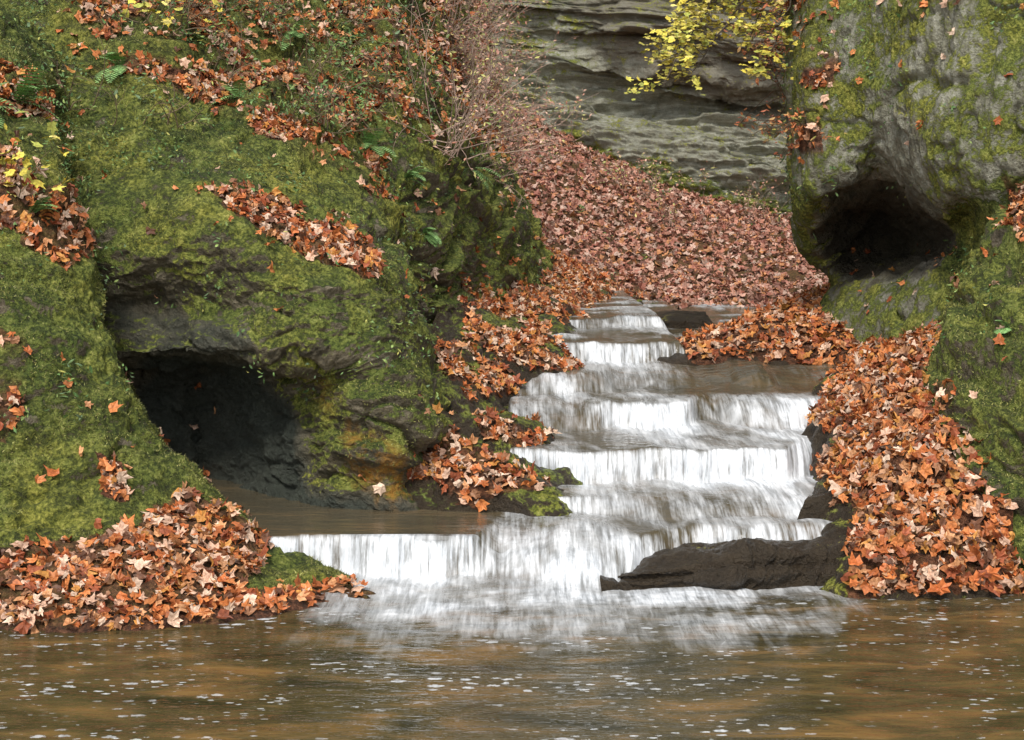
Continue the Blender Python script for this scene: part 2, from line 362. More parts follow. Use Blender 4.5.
sheet('overhanging_rock', H, 660, 640, M_right, amp=.9, moss0=.02, lit0=.012, kind='smooth',
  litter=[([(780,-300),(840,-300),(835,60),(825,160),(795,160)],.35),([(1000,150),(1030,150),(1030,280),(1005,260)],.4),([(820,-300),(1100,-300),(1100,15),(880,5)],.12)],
  wet_shade=[(alc,1.0),([(800,300),(950,265),(950,330),(860,370),(780,370)],.35)], 
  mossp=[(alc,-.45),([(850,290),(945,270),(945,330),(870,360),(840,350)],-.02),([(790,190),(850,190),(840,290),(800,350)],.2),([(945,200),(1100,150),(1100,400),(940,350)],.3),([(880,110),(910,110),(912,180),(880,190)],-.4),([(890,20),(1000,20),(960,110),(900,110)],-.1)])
I = [
 [(1050,640,8.6),(1000,665,7.7),(1060,680,7.2),(1200,690,6.6),(1500,740,5.8),(2000,800,4.5)],
 [(1040,600,8.8),(998,610,7.9),(1060,620,7.4),(1200,640,7),(1500,660,6.4),(2000,700,5.2)],
 [(1030,555,9),(985,560,8.2),(1060,560,7.6),(1200,560,7.2),(1500,560,6.8),(2000,560,5.8)],
 [(1000,480,9.6),(956,488,8.7),(1040,470,8.0),(1200,460,7.6),(1500,440,7),(2000,420,6)],
 [(980,400,10.6),(928,402,9.4),(1010,390,8.6),(1200,380,8),(1500,340,7.3),(2000,280,6.4)],
 [(990,335,11.2),(942,335,10),(1020,310,9),(1200,290,8.3),(1500,230,7.7),(2000,150,6.7)],
 [(1020,265,11.6),(980,262,10.4),(1045,230,9.5),(1200,200,8.7),(1500,130,8),(2000,30,7)],
 [(1080,190,12),(1032,192,10.9),(1095,160,9.9),(1250,130,9),(1550,40,8.3),(2000,-80,7.4)],
 [(1140,80,12.6),(1100,90,11.4),(1150,50,10.4),(1300,10,9.4),(1600,-80,8.7),(2000,-200,7.9)],
]
sheet('mossy_boulder', I, 380, 300, M_left, amp=1.0, moss0=.07, lit0=.012,
  litter=[([(990,590),(1100,560),(2100,560),(2100,700),(990,680)],.6),([(1000,150),(1040,150),(1045,260),(1010,240)],.9),([(930,385),(950,380),(955,400),(935,410)],.8)])
J = [
 [(790,690,7.1),(830,685,7.15),(900,690,7.1),(970,690,7.2),(1030,690,7.3)],
 [(800,640,7.45),(835,612,7.5),(890,612,7.5),(960,618,7.5),(1020,618,7.6)],
 [(815,600,7.75),(848,590,7.7),(900,580,7.65),(960,572,7.7),(1015,565,7.8)],
 [(820,575,8.2),(842,545,8.2),(895,512,8.15),(950,485,8.2),(1000,470,8.4)],
 [(810,540,8.8),(832,500,8.8),(870,465,8.8),(925,430,8.8),(975,425,9.1)],
 [(795,510,9.5),(822,468,9.4),(860,435,9.4),(905,405,9.4),(960,395,9.7)],
 [(790,480,10.2),(818,432,10.1),(850,405,10.1),(900,375,10.1),(950,355,10.4)],
 [(790,440,11),(820,402,10.9),(845,384,10.9),(890,356,10.9),(945,335,11.1)],
 [(800,410,12),(832,378,11.9),(862,358,11.9),(895,342,11.8),(945,322,11.9)],
 [(830,380,13),(865,355,13),(900,335,12.8),(930,325,12.6),(960,310,12.5)],
]
sheet('leafy_bank', J, 360, 260, M_wet, amp=2.9, kind='bank', moss0=-.1,
  litter=[([(835,600),(850,560),(850,525),(840,500),(815,470),(835,440),(812,410),(830,385),(870,350),(935,320),(990,320),(1040,420),(1040,600),(1000,600),(985,585),(940,598),(900,590),(870,602)],1.0)],
  wet_shade=[([(700,300),(1100,300),(1100,700),(700,700)],.9)])
Ft = [
 [(640,395,12.1),(690,395,12.1),(740,395,12.1),(800,395,12.1),(870,395,12.1)],
 [(655,364,12.35),(690,361,12.35),(740,364,12.35),(800,366,12.35),(870,366,12.3)],
 [(665,350,12.75),(700,345,12.75),(745,344,12.8),(800,340,12.8),(870,338,12.8)],
 [(690,338,13.6),(728,331,13.6),(762,323,13.6),(812,314,13.6),(870,308,13.6)],
 [(745,326,15.0),(770,313,15.0),(796,304,15.0),(834,294,15.0),(880,286,15.0)],
 [(785,316,17.0),(808,301,17.0),(826,292,17.0),(852,281,17.0),(900,270,17)],
 [(810,308,20),(830,297,20),(850,283,20),(890,265,20),(950,250,20)],
]
sheet('gravel_bar', Ft, 240, 200, M_wet, amp=.8, kind='bank', moss0=-.3,
  litter=[([(665,345),(725,324),(770,306),(810,290),(900,240),(1000,240),(900,380),(800,362),(780,366),(745,356),(700,362)],.95)],
  wet_shade=[([(600,200),(1100,200),(1100,700),(600,700)],.9)])
def slab(name, K, N=120, M=240, amp=.4):
    sheet(name, K, N, M, M_wet, amp=amp, moss0=-.3, wet_shade=[([(300,200),(1100,200),(1100,700),(300,700)],.9)])
slab('rock_ledge', [
 [(596,625,7.7),(640,620,7.75),(700,620,7.8),(760,620,7.85),(820,620,7.85),(880,620,7.9)],
 [(600,592,7.82),(640,592,7.85),(700,590,7.87),(760,588,7.9),(820,586,7.92),(880,586,7.95)],
 [(600,582,7.86),(640,582,7.84),(700,579,7.85),(760,574,7.87),(820,572,7.9),(880,572,7.9)],
 [(603,580,7.96),(644,579,7.94),(702,574,7.95),(762,568,7.97),(822,566,7.98),(880,566,7.98)],
 [(604,577,7.98),(646,573,7.93),(702,566,7.94),(762,556,7.96),(822,553,7.97),(880,553,8.0)],
 [(608,575,8.06),(652,568,8.03),(706,560,8.04),(765,550,8.05),(822,547,8.06),(880,547,8.0)],
 [(613,566,8.25),(655,559,8.2),(708,554,8.2),(765,547,8.2),(825,545,8.2),(880,545,8.2)],
 [(615,560,8.6),(655,555,8.6),(708,548,8.6),(765,541,8.6),(825,536,8.6),(880,536,8.6)]], 180, 340, .6)
slab('rock_ledge', [
 [(790,540,8.6),(830,540,8.6),(900,540,8.6)],[(800,512,8.7),(838,512,8.65),(900,512,8.6)],
 [(806,499,8.72),(840,495,8.7),(900,490,8.6)],[(814,493,8.95),(846,488,8.95),(900,480,8.9)],[(816,493,9.4),(846,484,9.4),(900,474,9.4)]], 90, 120, .5)
slab('rock_ledge', [
 [(640,335,14.8),(670,335,14.8),(712,335,14.8)],[(642,326,14.9),(670,326,14.8),(715,326,14.9)],
 [(646,320,15.0),(672,319,14.9),(710,320,15.0)],[(650,314,15.6),(674,313,15.6),(706,315,15.6)],[(652,316,16.4),(676,316,16.4),(702,316,16.4)]], 70, 110, .35)

# ---------- water
ys = np.unique(np.concatenate([np.linspace(-3,5,50), np.linspace(5,7.2,110), np.linspace(7.2,11.2,440), np.linspace(11.2,14.6,200), np.linspace(14.6,21,70)]))
xs = np.unique(np.concatenate([np.linspace(-9,-2.2,30), np.linspace(-2.2,2.9,420), np.linspace(2.9,9,30)]))
X, Y = np.meshgrid(xs, ys, indexing='ij')
STEPS = [ # rise, distance, image pixel columns, lip line, run, whiteness, foam tail, (left limit, right limit)
 (.21, 8.1, [300,430,470,500,545,600,635,700,760,860],[8.14,8.1,8.1,8.1,7.8,7.85,8.1,8.35,8.4,8.4],[.08,.09,.25,.6,1.0,.85,.4,.2,.2,.2],[1,.9,.45,.75,.85,.8,.45,.3,.25,.2],.50,(-999,9999)),
 (.09, 8.95,[520,560,600,650,700,820],[8.98,8.95,8.9,8.7,8.65,8.8],[.08,.08,.2,.6,.6,.5],[1,1,.75,.45,.4,.3],.36,(505,9999)),
 (.21, 9.55,[540,600,660,720,790,810,840],[9.50,9.55,9.58,9.52,9.48,9.6,9.7],[.08,.06,.08,.06,.07,.3,.4],[.85,1,.9,.95,1,.6,.4],.38,(505,9999)),
 (.17,10.6, [490,560,600,618,690,705,725,745,800,830],[10.15,10.2,10.4,10.62,10.55,10.75,10.75,10.4,10.5,10.7],[.9,.9,.5,.09,.12,.4,.4,.5,.35,.3],[.45,.55,.7,1,.9,.3,.3,.85,.9,.5],.40,(470,9999)),
 (.14,11.6, [480,560,640,700,840],[10.95,11.1,11.5,11.6,11.6],[.5,.6,1.0,1.1,1.1],[.6,.5,.2,.05,.05],.33,(470,9999)),
 (.16,12.35,[480,540,570,600,640,665,700,840],[12.35,12.3,12.2,12.3,12.45,12.5,12.5,12.5],[.14,.14,.3,.12,.14,.2,.2,.2],[.85,.95,.6,1,.9,.5,.3,0],.42,(480,690)),
 (.09,14.0, [480,560,600,640,700,840],[13.7,13.8,14.1,14.2,14.2,14],[.3,.12,.3,.16,.3,.3],[.6,.9,.4,.8,.5,0],.45,(480,730)),
]
Z = np.zeros_like(X); FO = np.zeros_like(X); FALL = np.zeros_like(X)
flat = np.stack([X.ravel(), Y.ravel(), 0*X.ravel()],1)
br = fbm(flat,(3.2,.6,1),4,131,.6).reshape(X.shape)
for k,(g,yr,us,yl,wl,fl,Ln,lm) in enumerate(STEPS):
    xk = (np.array(us)-512)/F*yr
    xx = np.stack([xs,0*xs,0*xs],1)
    line = np.interp(xs, xk, yl) + .22*fbm(xx,(1.9,1,1),5,90+k,.64)
    w = np.interp(xs, xk, wl)*(1+1.0*np.maximum(fbm(xx,(3,1,1),3,190+k),-.5)); fs = np.interp(xs, xk, fl)
    ex = np.ones_like(xs)
    if lm[0]>-900: ex = ex*sstep((lm[0]-6-512)/F*yr,(lm[0]+6-512)/F*yr,xs)
    if lm[1]<9000: ex = ex*(1-sstep((lm[1]-8-512)/F*yr,(lm[1]+8-512)/F*yr,xs))
    t = np.clip((Y-line[:,None])/w[:,None], 0, 1)
    Z += g*ex[:,None]*(1-(1-t)**2.2)*sstep(0,.25,t+.05)
    steep = np.clip(g/w/.9, .25, 1)[:,None]
    fa = sstep(0,.25,t+.12)*(1-sstep(.5,1,t))*(t<1)*((Y-line[:,None])>-.02)
    dd = line[:,None]-Y
    tr = np.where(dd>-.001, np.exp(-np.maximum(dd,0)/(Ln*(.6+.9*np.clip(br+.3,0,1)))), 0)
    FO = np.maximum(FO, ex[:,None]*fs[:,None]*np.maximum(fa*steep**.5*(.82+.5*br), tr*.9*np.clip(.38+steep,0,1)*(.80+.8*br)))
    FALL = np.maximum(FALL, fa*steep*ex[:,None])
Z += np.maximum(Y-8,0)*.01
st = fbm(flat,(7,1.6,1),4,33).reshape(X.shape); st2 = fbm(flat,(26,3.0,1),3,34).reshape(X.shape); st3 = fbm(flat,(2.2,2.0,1),3,35).reshape(X.shape)
st4 = fbm(np.stack([X.ravel()+.5*Y.ravel(), Y.ravel(), 0*X.ravel()],1),(5,1.2,1),4,36,.6).reshape(X.shape)
sideq = sstep((505-512)/F*8.9-.3,(545-512)/F*8.9,X)
act = sstep(6.6,8.0,Y)*np.where(Y>8.2,sideq,1)
Z += act*(.03*st3+.014*st)+FO*.008*st2 + .025*FO*np.maximum(st,0)
Z += .055*np.exp(-((X-.22)/.26)**2-((Y-8.2)/.35)**2)
Z += (1-act)*.006*fbm(flat,(1.5,4,1),3,44).reshape(X.shape)
calm = sstep(10.95,11.3,Y)*sstep(.3,.6,X)
FO = np.clip(FO + act*(Y<12.3)*np.clip(.24+.5*st4+.4*br,0,.62)*(1-.85*calm), 0, 1)
FO = np.maximum(FO, .6*np.exp(-((X-.2)/.4)**2-((Y-8.15)/.45)**2)*(.9+.8*st))
FO = np.clip(FO + (Y>12.4)*sstep(-.2,.5,st3+.4*br)*.55, 0, 1)
lim = sstep(-1.35,-.95,X)*sstep(2.1,1.6,X)
FO *= np.where(Y<8.05, lim, 1)
swirl = fbm(np.stack([X.ravel()+.3*np.sin(Y.ravel()*3), Y.ravel(), 0*X.ravel()],1),(2.2,3.4,1),5,37,.6).reshape(X.shape)
FO = np.maximum(FO, sstep(6.2,7.75,Y)**1.2*(Y<8.25)*sstep(-1.4,-.6,X)*sstep(2.0,1.2,X)*np.clip(.62+.5*st+.9*swirl,0,1))
WV = np.stack([X,Y,Z],-1).reshape(-1,3)
m, nt, b = newmat('stream_water'); q = NB(nt)
geo = q.n('ShaderNodeNewGeometry'); pos = geo.outputs['Position']
foam = q.attr('foam'); fall = q.attr('fall')
s1 = q.noise(q.mapv(pos, (1.0,.07,.10)), 42, 4, .65); s2 = q.noise(q.mapv(pos,(1,.35,.4)), 7, 5, .6, .8); s3 = q.noise(q.mapv(pos,(.6,1.6,1)), 3.0, 5, .6, .5)
s4 = q.noise(q.mapv(pos, (1.0,.12,.1)), 12, 3, .6)
sy = q.n('ShaderNodeSeparateXYZ'); q.L(pos, sy.inputs[0])
base = q.ramp(s3, [(.35,(.034,.030,.012)),(.52,(.088,.066,.026)),(.68,(.20,.115,.038))])
upst = q.ramp(q.m('MULTIPLY', sy.outputs[1], .05), [(.36,0),(.41,1)])
base = q.mix(q.m('MULTIPLY', upst, .6), base, (.105,.088,.062))
fm = q.m('ADD', q.m('MULTIPLY', foam, 1.08), q.m('MULTIPLY', q.m('SUBTRACT', s1, .5), q.m('ADD', q.m('MULTIPLY', foam, 1.0), q.m('MULTIPLY', fall, 2.0))))
fm = q.m('ADD', fm, q.m('MULTIPLY', q.m('SUBTRACT', s2, .5), .8))
fm = q.m('ADD', fm, q.m('MULTIPLY', q.m('SUBTRACT', s4, .5), q.m('MULTIPLY', fall, 1.8)))
fm = q.ramp(fm, [(.08,0),(.42,.40),(.97,1)])
fm = q.m('MULTIPLY', fm, q.ramp(foam, [(.02,0),(.15,1)]))
def flecks(sc, st_, thr0, seed):
    vo = q.n('ShaderNodeTexVoronoi'); vo.inputs['Scale'].default_value = sc; vo.inputs['Randomness'].default_value = 1
    q.L(q.mapv(pos,st_), vo.inputs['Vector'])
    rag = q.noise(pos, sc*2.6, 3, .7)
    patch = q.ramp(q.noise(q.mapv(pos,(.5+seed,1.5,1)), 1.7, 4, .65), [(.40,0),(.62,1)])
    thr = q.m('SUBTRACT', q.m('ADD', vo.outputs['Distance'], q.m('MULTIPLY', rag, .46)), q.m('MULTIPLY', patch, .16))
    return q.m('MULTIPLY', q.ramp(thr, [(thr0,1),(thr0+.06,0)]), patch)
near = q.ramp(q.m('MULTIPLY', sy.outputs[1], .1), [(.0,1),(.74,1),(.80,0)])
dots = q.m('MAXIMUM', flecks(14,(.5,1,1),.28,0), flecks(30,(.4,1,1),.28,.13))
dots = q.m('MULTIPLY', dots, near)
fm = q.m('MAXIMUM', fm, q.m('MULTIPLY', dots, .8))
fc = q.ramp(q.m('ADD', q.m('MULTIPLY', s1, .55), q.m('MULTIPLY', s2, .45)), [(.38,(.40,.42,.44)),(.5,(.66,.68,.70)),(.60,(.84,.85,.86))])
col = q.mix(fm, base, fc); q.L(col, b.inputs['Base Color'])
q.L(q.m('ADD', .09, q.m('MULTIPLY', fm, .5)), b.inputs['Roughness'])
b.inputs['Specular IOR Level'].default_value = .8; b.inputs['IOR'].default_value = 1.33
bp = q.n('ShaderNodeBump'); bp.inputs['Strength'].default_value = .5; bp.inputs['Distance'].default_value = .03
q.L(q.m('ADD', q.noise(q.mapv(pos,(.5,1.6,1)), 9, 4, .55), q.m('MULTIPLY', s1, foam)), bp.inputs['Height']); q.L(bp.outputs[0], b.inputs['Normal'])
mk('stream_water', WV, grid_faces(len(xs), len(ys), True), m, dict(foam=FO.ravel(), fall=FALL.ravel()))

# ---------- ground
gm, nt, b = newmat('forest_floor'); q = NB(nt); geo = q.n('ShaderNodeNewGeometry')
q.L(q.ramp(q.noise(geo.outputs['Position'], 2, 6, .6), [(.35,(.04,.025,.012)),(.65,(.16,.07,.03))]), b.inputs['Base Color']); b.inputs['Roughness'].default_value = .95
g = np.array([[-300,-300,-1.2],[300,-300,-1.2],[300,300,-1.2],[-300,300,-1.2]]); mk('ground', g, [[0,1,2,3]], gm, smooth=False)

# ---------- leaves
ang = np.radians([90,76,62,35,10,-20,-60,-90,-120,200,170,145,118,104])
rad = np.array([1,.74,.60,.92,.55,.68,.45,.38,.45,.68,.55,.92,.60,.74])
TPL = np.concatenate([[[0,0]], np.stack([np.cos(ang)*rad, np.sin(ang)*rad],1)],0)
TF = np.array([[0,i,i%14+1] for i in range(1,15)])
OV = np.array([[0,-1.0],[.38,-.4],[.42,.2],[.0,1.0],[-.42,.2],[-.38,-.4],[0,0]])
OF = np.array([[6,i,(i+1)%6] for i in range(6)])
def leaves(pts, nrm, size, cols, tilt=.6, lift=.03, curl=.5, tpl=TPL, tf=TF, spread=.35):
    n = len(pts)
    nn = nrm+rng.normal(0,1,(n,3))*tilt*rng.random((n,1))**.7
    nn /= np.linalg.norm(nn,axis=1,keepdims=True)+1e-9
    t = np.cross(nn, rng.normal(0,1,(n,3))); t /= np.linalg.norm(t,axis=1,keepdims=True)+1e-9
    bt = np.cross(nn,t)
    s = size*rng.uniform(1-spread,1+spread,n)
    a = rng.normal(0,curl,n); c = rng.normal(0,curl,n); e = rng.normal(0,curl*.5,n)
    x = tpl[None,:,0]*rng.uniform(.5,1.05,(n,1)); y = tpl[None,:,1]+0*x
    z = a[:,None]*x*x+c[:,None]*y*y*.7+e[:,None]*x*y
    if len(tpl)>8:
        jt = rng.uniform(.78,1.15,x.shape); x = x*jt; y = y*jt; z = z+rng.normal(0,.10,x.shape)*(curl>.3)
    V = pts[:,None,:]+nrm[:,None,:]*(rng.random((n,1,1))*lift+.006)+s[:,None,None]*(x[...,None]*t[:,None,:]+y[...,None]*bt[:,None,:]+z[...,None]*nn[:,None,:])
    k = len(tpl)
    Fc = (tf[None]+(np.arange(n)*k)[:,None,None]).reshape(-1,3)
    Cc = np.repeat(cols,k,axis=0).reshape(n,k,3)*1.0
    Cc[:,0,:] *= .75
    return V.reshape(-1,3), Fc, Cc.reshape(-1,3)
PAL = np.array([(.66,.24,.075),(.56,.17,.05),(.36,.10,.04),(.70,.35,.16),(.72,.47,.33),(.17,.075,.04),(.78,.58,.43),(.62,.29,.07),(.42,.21,.11)])
PW = np.array([.18,.17,.11,.13,.13,.08,.09,.07,.07])
PALF = np.array([(.52,.24,.16),(.42,.17,.12),(.60,.34,.25),(.22,.10,.07),(.68,.48,.38),(.60,.28,.12)])
PWF = np.array([.24,.18,.22,.08,.16,.13])
def pick(pal,w,n):
    c = pal[rng.choice(len(pal),n,p=w/w.sum())]
    return c*rng.uniform(.65,1.15,(n,1))
def join(parts):
    V=[];Fa=[];C=[];o=0
    for v,f,c in parts:
        V.append(v);Fa.append(f+o);C.append(c);o+=len(v)
    return np.concatenate(V),np.concatenate(Fa),np.concatenate(C)
def scatter(name, sheetname, dens, size, pal=PAL, pw=PW, **k):
    s = SH[sheetname]
    w = s['L']*np.clip(s['n'][:,2]*2+.35,0.02,1)
    inv = (s['u']>-350)&(s['u']<1400)&(s['v']<800)&(s['v']>-200); w = w*inv
    w = np.where(s['p'][:,2]>.01, w, 0)
    p, n, tot = sample(sheetname, w, lambda t: dens*t)
    if len(p)==0: return
    V,Fa,C = leaves(p,n,size,pick(pal,pw,len(p)),**k)
    mk(name, V, Fa, M_leaf, dict(Col=C), smooth=False)
scatter('fallen_leaves','mossy_bank',600,.052,lift=.035,tilt=.7,curl=.6)
scatter('fallen_leaves','cave_rock',600,.050,lift=.05,tilt=.8,curl=.6)
scatter('fallen_leaves','mossy_cliff',380,.058,lift=.05,tilt=.8)
scatter('fallen_leaves','stone_ledges',560,.052,lift=.04,curl=.6)
scatter('fallen_leaves','leafy_hillside',120,.082,pal=PALF,pw=PWF,lift=.08,tilt=.8,curl=.6)
scatter('fallen_leaves','overhanging_rock',350,.052,tilt=.8)
scatter('fallen_leaves','mossy_boulder',420,.052)
scatter('fallen_leaves','leafy_bank',700,.054,lift=.07,tilt=.85,curl=.6)
scatter('fallen_leaves','gravel_bar',360,.062,lift=.05,curl=.6)

# ---------- moss tufts
parts = []
for sn, dens in (('mossy_bank',3600),('cave_rock',2200),('mossy_cliff',900),('mossy_boulder',3000),('overhanging_rock',1100)):
    s = SH[sn]
    patch_ = sstep(.0,.35,fbm(s['p'],(2,2,2),4,61,.6)+s['M']+.25*s['n'][:,2])
    inv = (s['u']>-60)&(s['u']<1090)&(s['v']<700)&(s['v']>-40)
    w = patch_*inv*(1-np.clip(s['W'],0,1))*(1-np.clip(s['L'],0,1))
    p,n,t = sample(sn, w, lambda t: min(dens*t, 22000))
    N = len(p); g = np.clip(rng.random(N)*.6+.2+.8*fbm(p,(5,5,5),3,66),0,1)
    col = np.stack([.06+.40*g, .08+.37*g, .018+.12*g],1)*rng.uniform(.5,1.1,(N,1))
    up = n*.6+np.array([0,0,.3])+rng.normal(0,.6,(N,3)); up/=np.linalg.norm(up,axis=1,keepdims=True)
    sd = np.cross(up, rng.normal(0,1,(N,3))); sd/=np.linalg.norm(sd,axis=1,keepdims=True)
    L = rng.uniform(.008,.024,N)[:,None]; 
    V = np.stack([p-sd*.0035, p+sd*.0035, p+up*L],1).reshape(-1,3)
    parts.append((V, np.arange(3*N).reshape(-1,3), np.repeat(col,3,axis=0)))
V,Fa,Cc = join(parts); mk('moss_tufts', V, Fa, M_green, dict(Col=Cc), smooth=False)

# ---------- small green wall plants
parts = []
GP = np.array([(.09,.18,.05),(.15,.26,.08),(.26,.36,.10),(.13,.20,.10),(.48,.47,.12)]); GW = np.array([.3,.3,.2,.15,.05])
for sn, ncl in (('cave_rock',520),('mossy_cliff',340),('overhanging_rock',280),('mossy_bank',120),('leafy_hillside',120),('mossy_boulder',50)):
    s = SH[sn]; inv = (s['u']>-60)&(s['u']<1090)&(s['v']<430)&(s['v']>-40)&(s['W']<.3)
    w = inv*(.12+sstep(0,.5,fbm(s['p'],(1.3,1.3,1.3),2,81)))*np.where(s['v']<200,1.8,.5)
    p,n,t = sample(sn, w, ncl)
    for a,bn in zip(p,n):
        k = rng.integers(5,16); sz = rng.uniform(.010,.024)*(1.8 if sn=='leafy_hillside' else 1)
        q_ = a+rng.normal(0,1,(k,3))*.05+bn*rng.uniform(.01,.06,(k,1))
        parts.append(leaves(q_, np.tile(bn*.6+np.array([0,0,.5]),(k,1)), sz, pick(GP,GW,k), tpl=OV, tf=OF, tilt=.8))
V,Fa,Cc = join(parts); mk('wall_plants', V, Fa, M_green, dict(Col=Cc), smooth=False)

# ---------- twigs / shrubs / ferns
def tube(path, r0, r1, sides=4, col=(.10,.07,.05)):
    path = np.array(path); n = len(path)
    d = np.gradient(path,axis=0); d/=np.linalg.norm(d,axis=1,keepdims=True)+1e-9
    a = np.cross(d,np.array([.3,.9,.2])); a/=np.linalg.norm(a,axis=1,keepdims=True)+1e-9; b_=np.cross(d,a)
    r = np.linspace(r0,r1,n)[:,None,None]; th = np.linspace(0,2*np.pi,sides,endpoint=False)
    ring = path[:,None,:]+r*(np.cos(th)[None,:,None]*a[:,None,:]+np.sin(th)[None,:,None]*b_[:,None,:])
    V = ring.reshape(-1,3); f=[]
    for i in range(n-1):
        for j in range(sides):
            k=(j+1)%sides; A_,B_,C_,D_=i*sides+j,i*sides+k,(i+1)*sides+k,(i+1)*sides+j
            f+= [[A_,B_,C_],[A_,C_,D_]]
    return V, np.array(f), np.tile(np.array(col),(len(V),1))
def wander(p0, d, L, n=7, wob=.15, droop=0):
    d = np.array(d,float); d/=np.linalg.norm(d); p=[np.array(p0,float)]
    for i in range(n):
        d = d+rng.normal(0,wob,3)+np.array([0,0,-droop]); d/=np.linalg.norm(d)
        p.append(p[-1]+d*L/n)
    return np.array(p)
def shrub(name, base, nst, H_, pal, pw, lsz, tcol, lean=(0,0,1), nl=5, r=.006, spread=.5, droop=.02):
    tw=[]; lf=[]
    for i in range(nst):
        b0 = np.array(base)+rng.normal(0,1,3)*np.array([.12,.12,.03])
        d = np.array(lean)+rng.normal(0,spread,3)
        st_ = wander(b0,d,H_*rng.uniform(.5,1.1),8,.13,droop)
        tw.append(tube(st_,r,r*.35,3,tcol))
        for j in range(4):
            k = rng.integers(2,8)
            s2_ = wander(st_[k], st_[k]-st_[k-1]+rng.normal(0,.07*H_,3), H_*rng.uniform(.15,.4),5,.2,droop)
            tw.append(tube(s2_,r*.5,r*.2,3,tcol))
            if nl:
                q_ = s2_[rng.integers(1,6,nl)]+rng.normal(0,.03,(nl,3))
                lf.append(leaves(q_, np.tile([0,-.3,.8],(nl,1)), lsz, pick(pal,pw,nl), tilt=.8, tpl=OV if lsz<.05 else TPL, tf=OF if lsz<.05 else TF, curl=.3))
    root = bpy.data.objects.new(name, None); scene.collection.objects.link(root)
    V,f,c = join(tw); mk('stems', V,f,M_twig,dict(Col=c),parent=root)
    if lf: V,f,c = join(lf); mk('foliage', V,f,M_green,dict(Col=c),smooth=False,parent=root)
SP = np.array([(.56,.28,.20),(.66,.42,.32),(.46,.46,.15),(.66,.58,.22),(.38,.16,.10),(.24,.32,.10)]); SW = np.array([.26,.25,.17,.12,.08,.12])
s = SH['mossy_cliff']
inv = ((s['u']>385)&(s['u']<530)&(s['v']<200)&(s['v']>-30)).astype(float)
pp,_,_ = sample('mossy_cliff', inv, 26)
for a in pp: shrub('shrub', a, 12, .9+rng.random()*.7, SP, SW, .028, (.40,.29,.23), lean=(.2,-.2,.9), nl=5, r=.007)
s = SH['cave_rock']
pp,_,_ = sample('cave_rock', ((s['u']>60)&(s['u']<400)&(s['v']<140)&(s['v']>-40)).astype(float), 22)
for a in pp: shrub('shrub', a, 7, .6, GP, GW, .024, (.20,.15,.09), lean=(.3,-.3,.8), nl=4)
OP = np.array([(.6,.22,.08),(.5,.16,.08),(.58,.36,.14),(.40,.38,.08)]); OW = np.array([.4,.3,.2,.1])
sr = SH['overhanging_rock']
pp,_,_ = sample('overhanging_rock', ((sr['u']>780)&(sr['u']<825)&(sr['v']<130)&(sr['v']>-60)).astype(float), 14)
for a in pp: shrub('autumn_shrub', a, 8, .5, OP, OW, .03, (.16,.10,.06), lean=(-.5,-.3,.2), nl=4, droop=.10)
sr = SH['leafy_hillside']
pp,_,_ = sample('leafy_hillside', ((sr['u']>500)&(sr['u']<800)&(sr['v']<235)).astype(float), 14)
for a in pp: shrub('shrub', a, 7, 1.0, SP, SW, .04, (.30,.22,.16), nl=3)
def maple(name, base, limbs, pal, pw, lsz):
    root = bpy.data.objects.new(name, None); scene.collection.objects.link(root)
    tw=[]; lf=[]
    top = np.array(base)+np.array([-.3,0,2.2])
    tr = cr1(np.array([np.array(base)+[0,0,-.6],np.array(base)+[-.05,0,.6],top]),10); tw.append(tube(tr,.07,.03,7,(.12,.10,.08)))
    for tgt in limbs:
        t0 = tr[rng.integers(3,6)]; tg = np.array(tgt); mid = t0*.4+tg*.6+np.array([0,0,.10])
        lp = cr1(np.array([t0,mid,tg]),18)+rng.normal(0,.012,(18,3)); tw.append(tube(lp,.018,.004,5,(.10,.08,.06)))
        for k in range(7,18):
            for _ in range(2):
                dv = np.array([-.5,0,0])+rng.normal(0,.45,3)*np.array([1,1,.25])
                s2_ = wander(lp[k],dv,rng.uniform(.15,.42),5,.12,.03); tw.append(tube(s2_,.004,.0015,3,(.12,.09,.05)))
                nl=13; q_=s2_[rng.integers(1,6,nl)]+rng.normal(0,.03,(nl,3))
                lf.append(leaves(q_,np.tile([0,-.4,.85],(nl,1)),lsz,pick(pal,pw,nl),tilt=.5,curl=.25))
    V,f,c = join(tw); mk('trunk_and_limbs',V,f,M_twig,dict(Col=c),parent=root)
    V,f,c = join(lf); mk('foliage',V,f,M_green,dict(Col=c),smooth=False,parent=root)
YP = np.array([(.80,.68,.10),(.68,.64,.12),(.85,.72,.22),(.48,.52,.1)]); YW = np.array([.4,.3,.15,.15])
maple('maple_tree', P(850,-95,13.4), [P(662,84,13.0),P(690,76,13.2),P(676,48,13.2),P(702,24,13.6),P(722,-4,14),P(750,40,13.6),P(762,74,13.4),P(668,66,13.6)], YP, YW, .042)
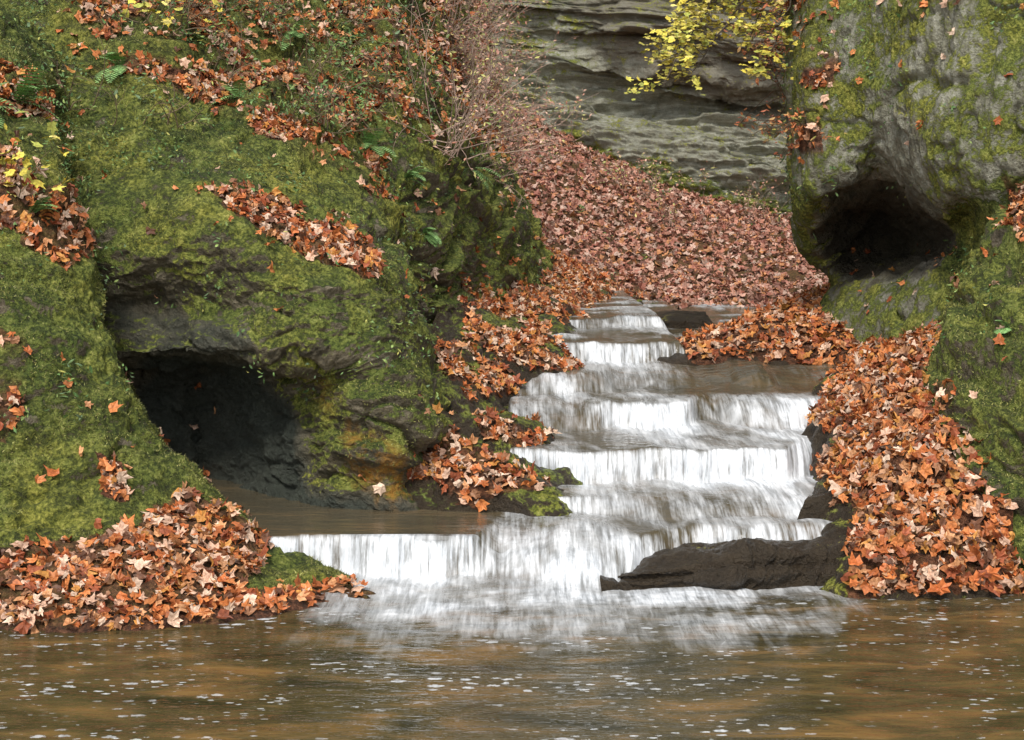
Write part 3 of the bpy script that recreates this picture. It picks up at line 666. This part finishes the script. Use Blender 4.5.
def fern(name, base, nf, Lf, lean):
    V_=[]
    for i in range(nf):
        d = np.array(lean)+rng.normal(0,.55,3)+[0,0,.5]
        sp_ = wander(base,d,Lf*rng.uniform(.7,1.1),14,.05,.11)
        V_.append(tube(sp_,.003,.001,3,(.08,.1,.03)))
        dd = np.gradient(sp_,axis=0); dd/=np.linalg.norm(dd,axis=1,keepdims=True)
        side = np.cross(dd,[0,0,1.0]); side/=np.linalg.norm(side,axis=1,keepdims=True)+1e-9
        for k in range(2,15):
            ll = Lf*.22*math.sin(math.pi*(k/15)**.8)+.006
            for sg in (-1,1):
                a0 = sp_[k]; e_ = side[k]*sg*ll+dd[k]*ll*.3-np.array([0,0,ll*.2]); w_ = dd[k]*.006
                v = np.array([a0-w_,a0+w_,a0+e_*.6+w_*.9,a0+e_,a0+e_*.6-w_*.9]); cc=np.array([.20,.36,.12])*rng.uniform(.7,1.5)
                V_.append((v,np.array([[0,1,2],[0,2,4],[4,2,3]]),np.tile(cc,(5,1))))
    V,f,c = join(V_); mk(name,V,f,M_green,dict(Col=c),smooth=False)
def surf_near(sn,u,v):
    s_=SH[sn]; i=np.argmin((s_['u']-u)**2+(s_['v']-v)**2); return s_['p'][i], s_['n'][i]
for sn,u,v,nf,L in (('mossy_bank',15,105,9,.40),('mossy_bank',-30,110,8,.40),('mossy_bank',30,215,5,.24),('cave_rock',180,35,7,.34),('cave_rock',240,100,7,.3),('cave_rock',345,95,8,.36),('cave_rock',370,150,7,.3),('cave_rock',290,40,7,.34),('mossy_cliff',425,235,7,.22),('mossy_cliff',405,180,7,.28),('mossy_boulder',1010,330,4,.16),('mossy_cliff',470,170,6,.35),('cave_rock',120,70,7,.32)):
    p_,n_=surf_near(sn,u,v); fern('fern', p_, nf, L, n_)
for u,v in ((50,150),(62,180),(40,165)):
    p_,n_=surf_near('mossy_bank',u-20,v+30); shrub('sapling', p_, 2, .46, YP, YW, .052, (.12,.1,.05), lean=(.5,-.2,.9), nl=2, r=.004)
p_,n_=surf_near('cave_rock',130,40); shrub('sapling', p_, 3, .6, YP, YW, .055, (.12,.1,.05), lean=(.3,-.2,.8), nl=2, r=.004)
p_,n_=surf_near('cave_rock',200,50); shrub('sapling', p_, 3, .6, YP, YW, .055, (.12,.1,.05), lean=(-.2,-.2,.8), nl=2, r=.004)

# ---------- light, world, camera
w = bpy.data.worlds.new('World'); scene.world = w; w.use_nodes = True; nt = w.node_tree; bg = nt.nodes['Background']
sky = nt.nodes.new('ShaderNodeTexSky'); sky.sky_type = 'NISHITA'; sky.sun_disc = False
EL, AZ = math.radians(50), math.radians(192)
sky.sun_elevation = EL; sky.sun_rotation = AZ
hs = nt.nodes.new('ShaderNodeHueSaturation'); hs.inputs['Saturation'].default_value = .25; hs.inputs['Value'].default_value = 1.5
nt.links.new(sky.outputs[0], hs.inputs['Color']); nt.links.new(hs.outputs[0], bg.inputs[0]); bg.inputs[1].default_value = .15
sl = bpy.data.lights.new('sun','SUN'); sl.energy = 2.8; sl.angle = math.radians(12); sl.color = (1,.96,.89)
so = bpy.data.objects.new('sun', sl); scene.collection.objects.link(so)
dirv = Vector((math.sin(AZ)*math.cos(EL), math.cos(AZ)*math.cos(EL), math.sin(EL)))
so.rotation_euler = dirv.to_track_quat('Z','Y').to_euler()
cam = bpy.data.cameras.new('camera'); cam.lens = 50; cam.sensor_width = 36; cam.clip_end = 800
co = bpy.data.objects.new('camera', cam); scene.collection.objects.link(co)
co.location = (0,0,CZ); co.rotation_euler = (math.pi/2-PIT,0,0); scene.camera = co
scene.view_settings.view_transform = 'Standard'; scene.view_settings.look = 'None'; scene.view_settings.exposure = 0
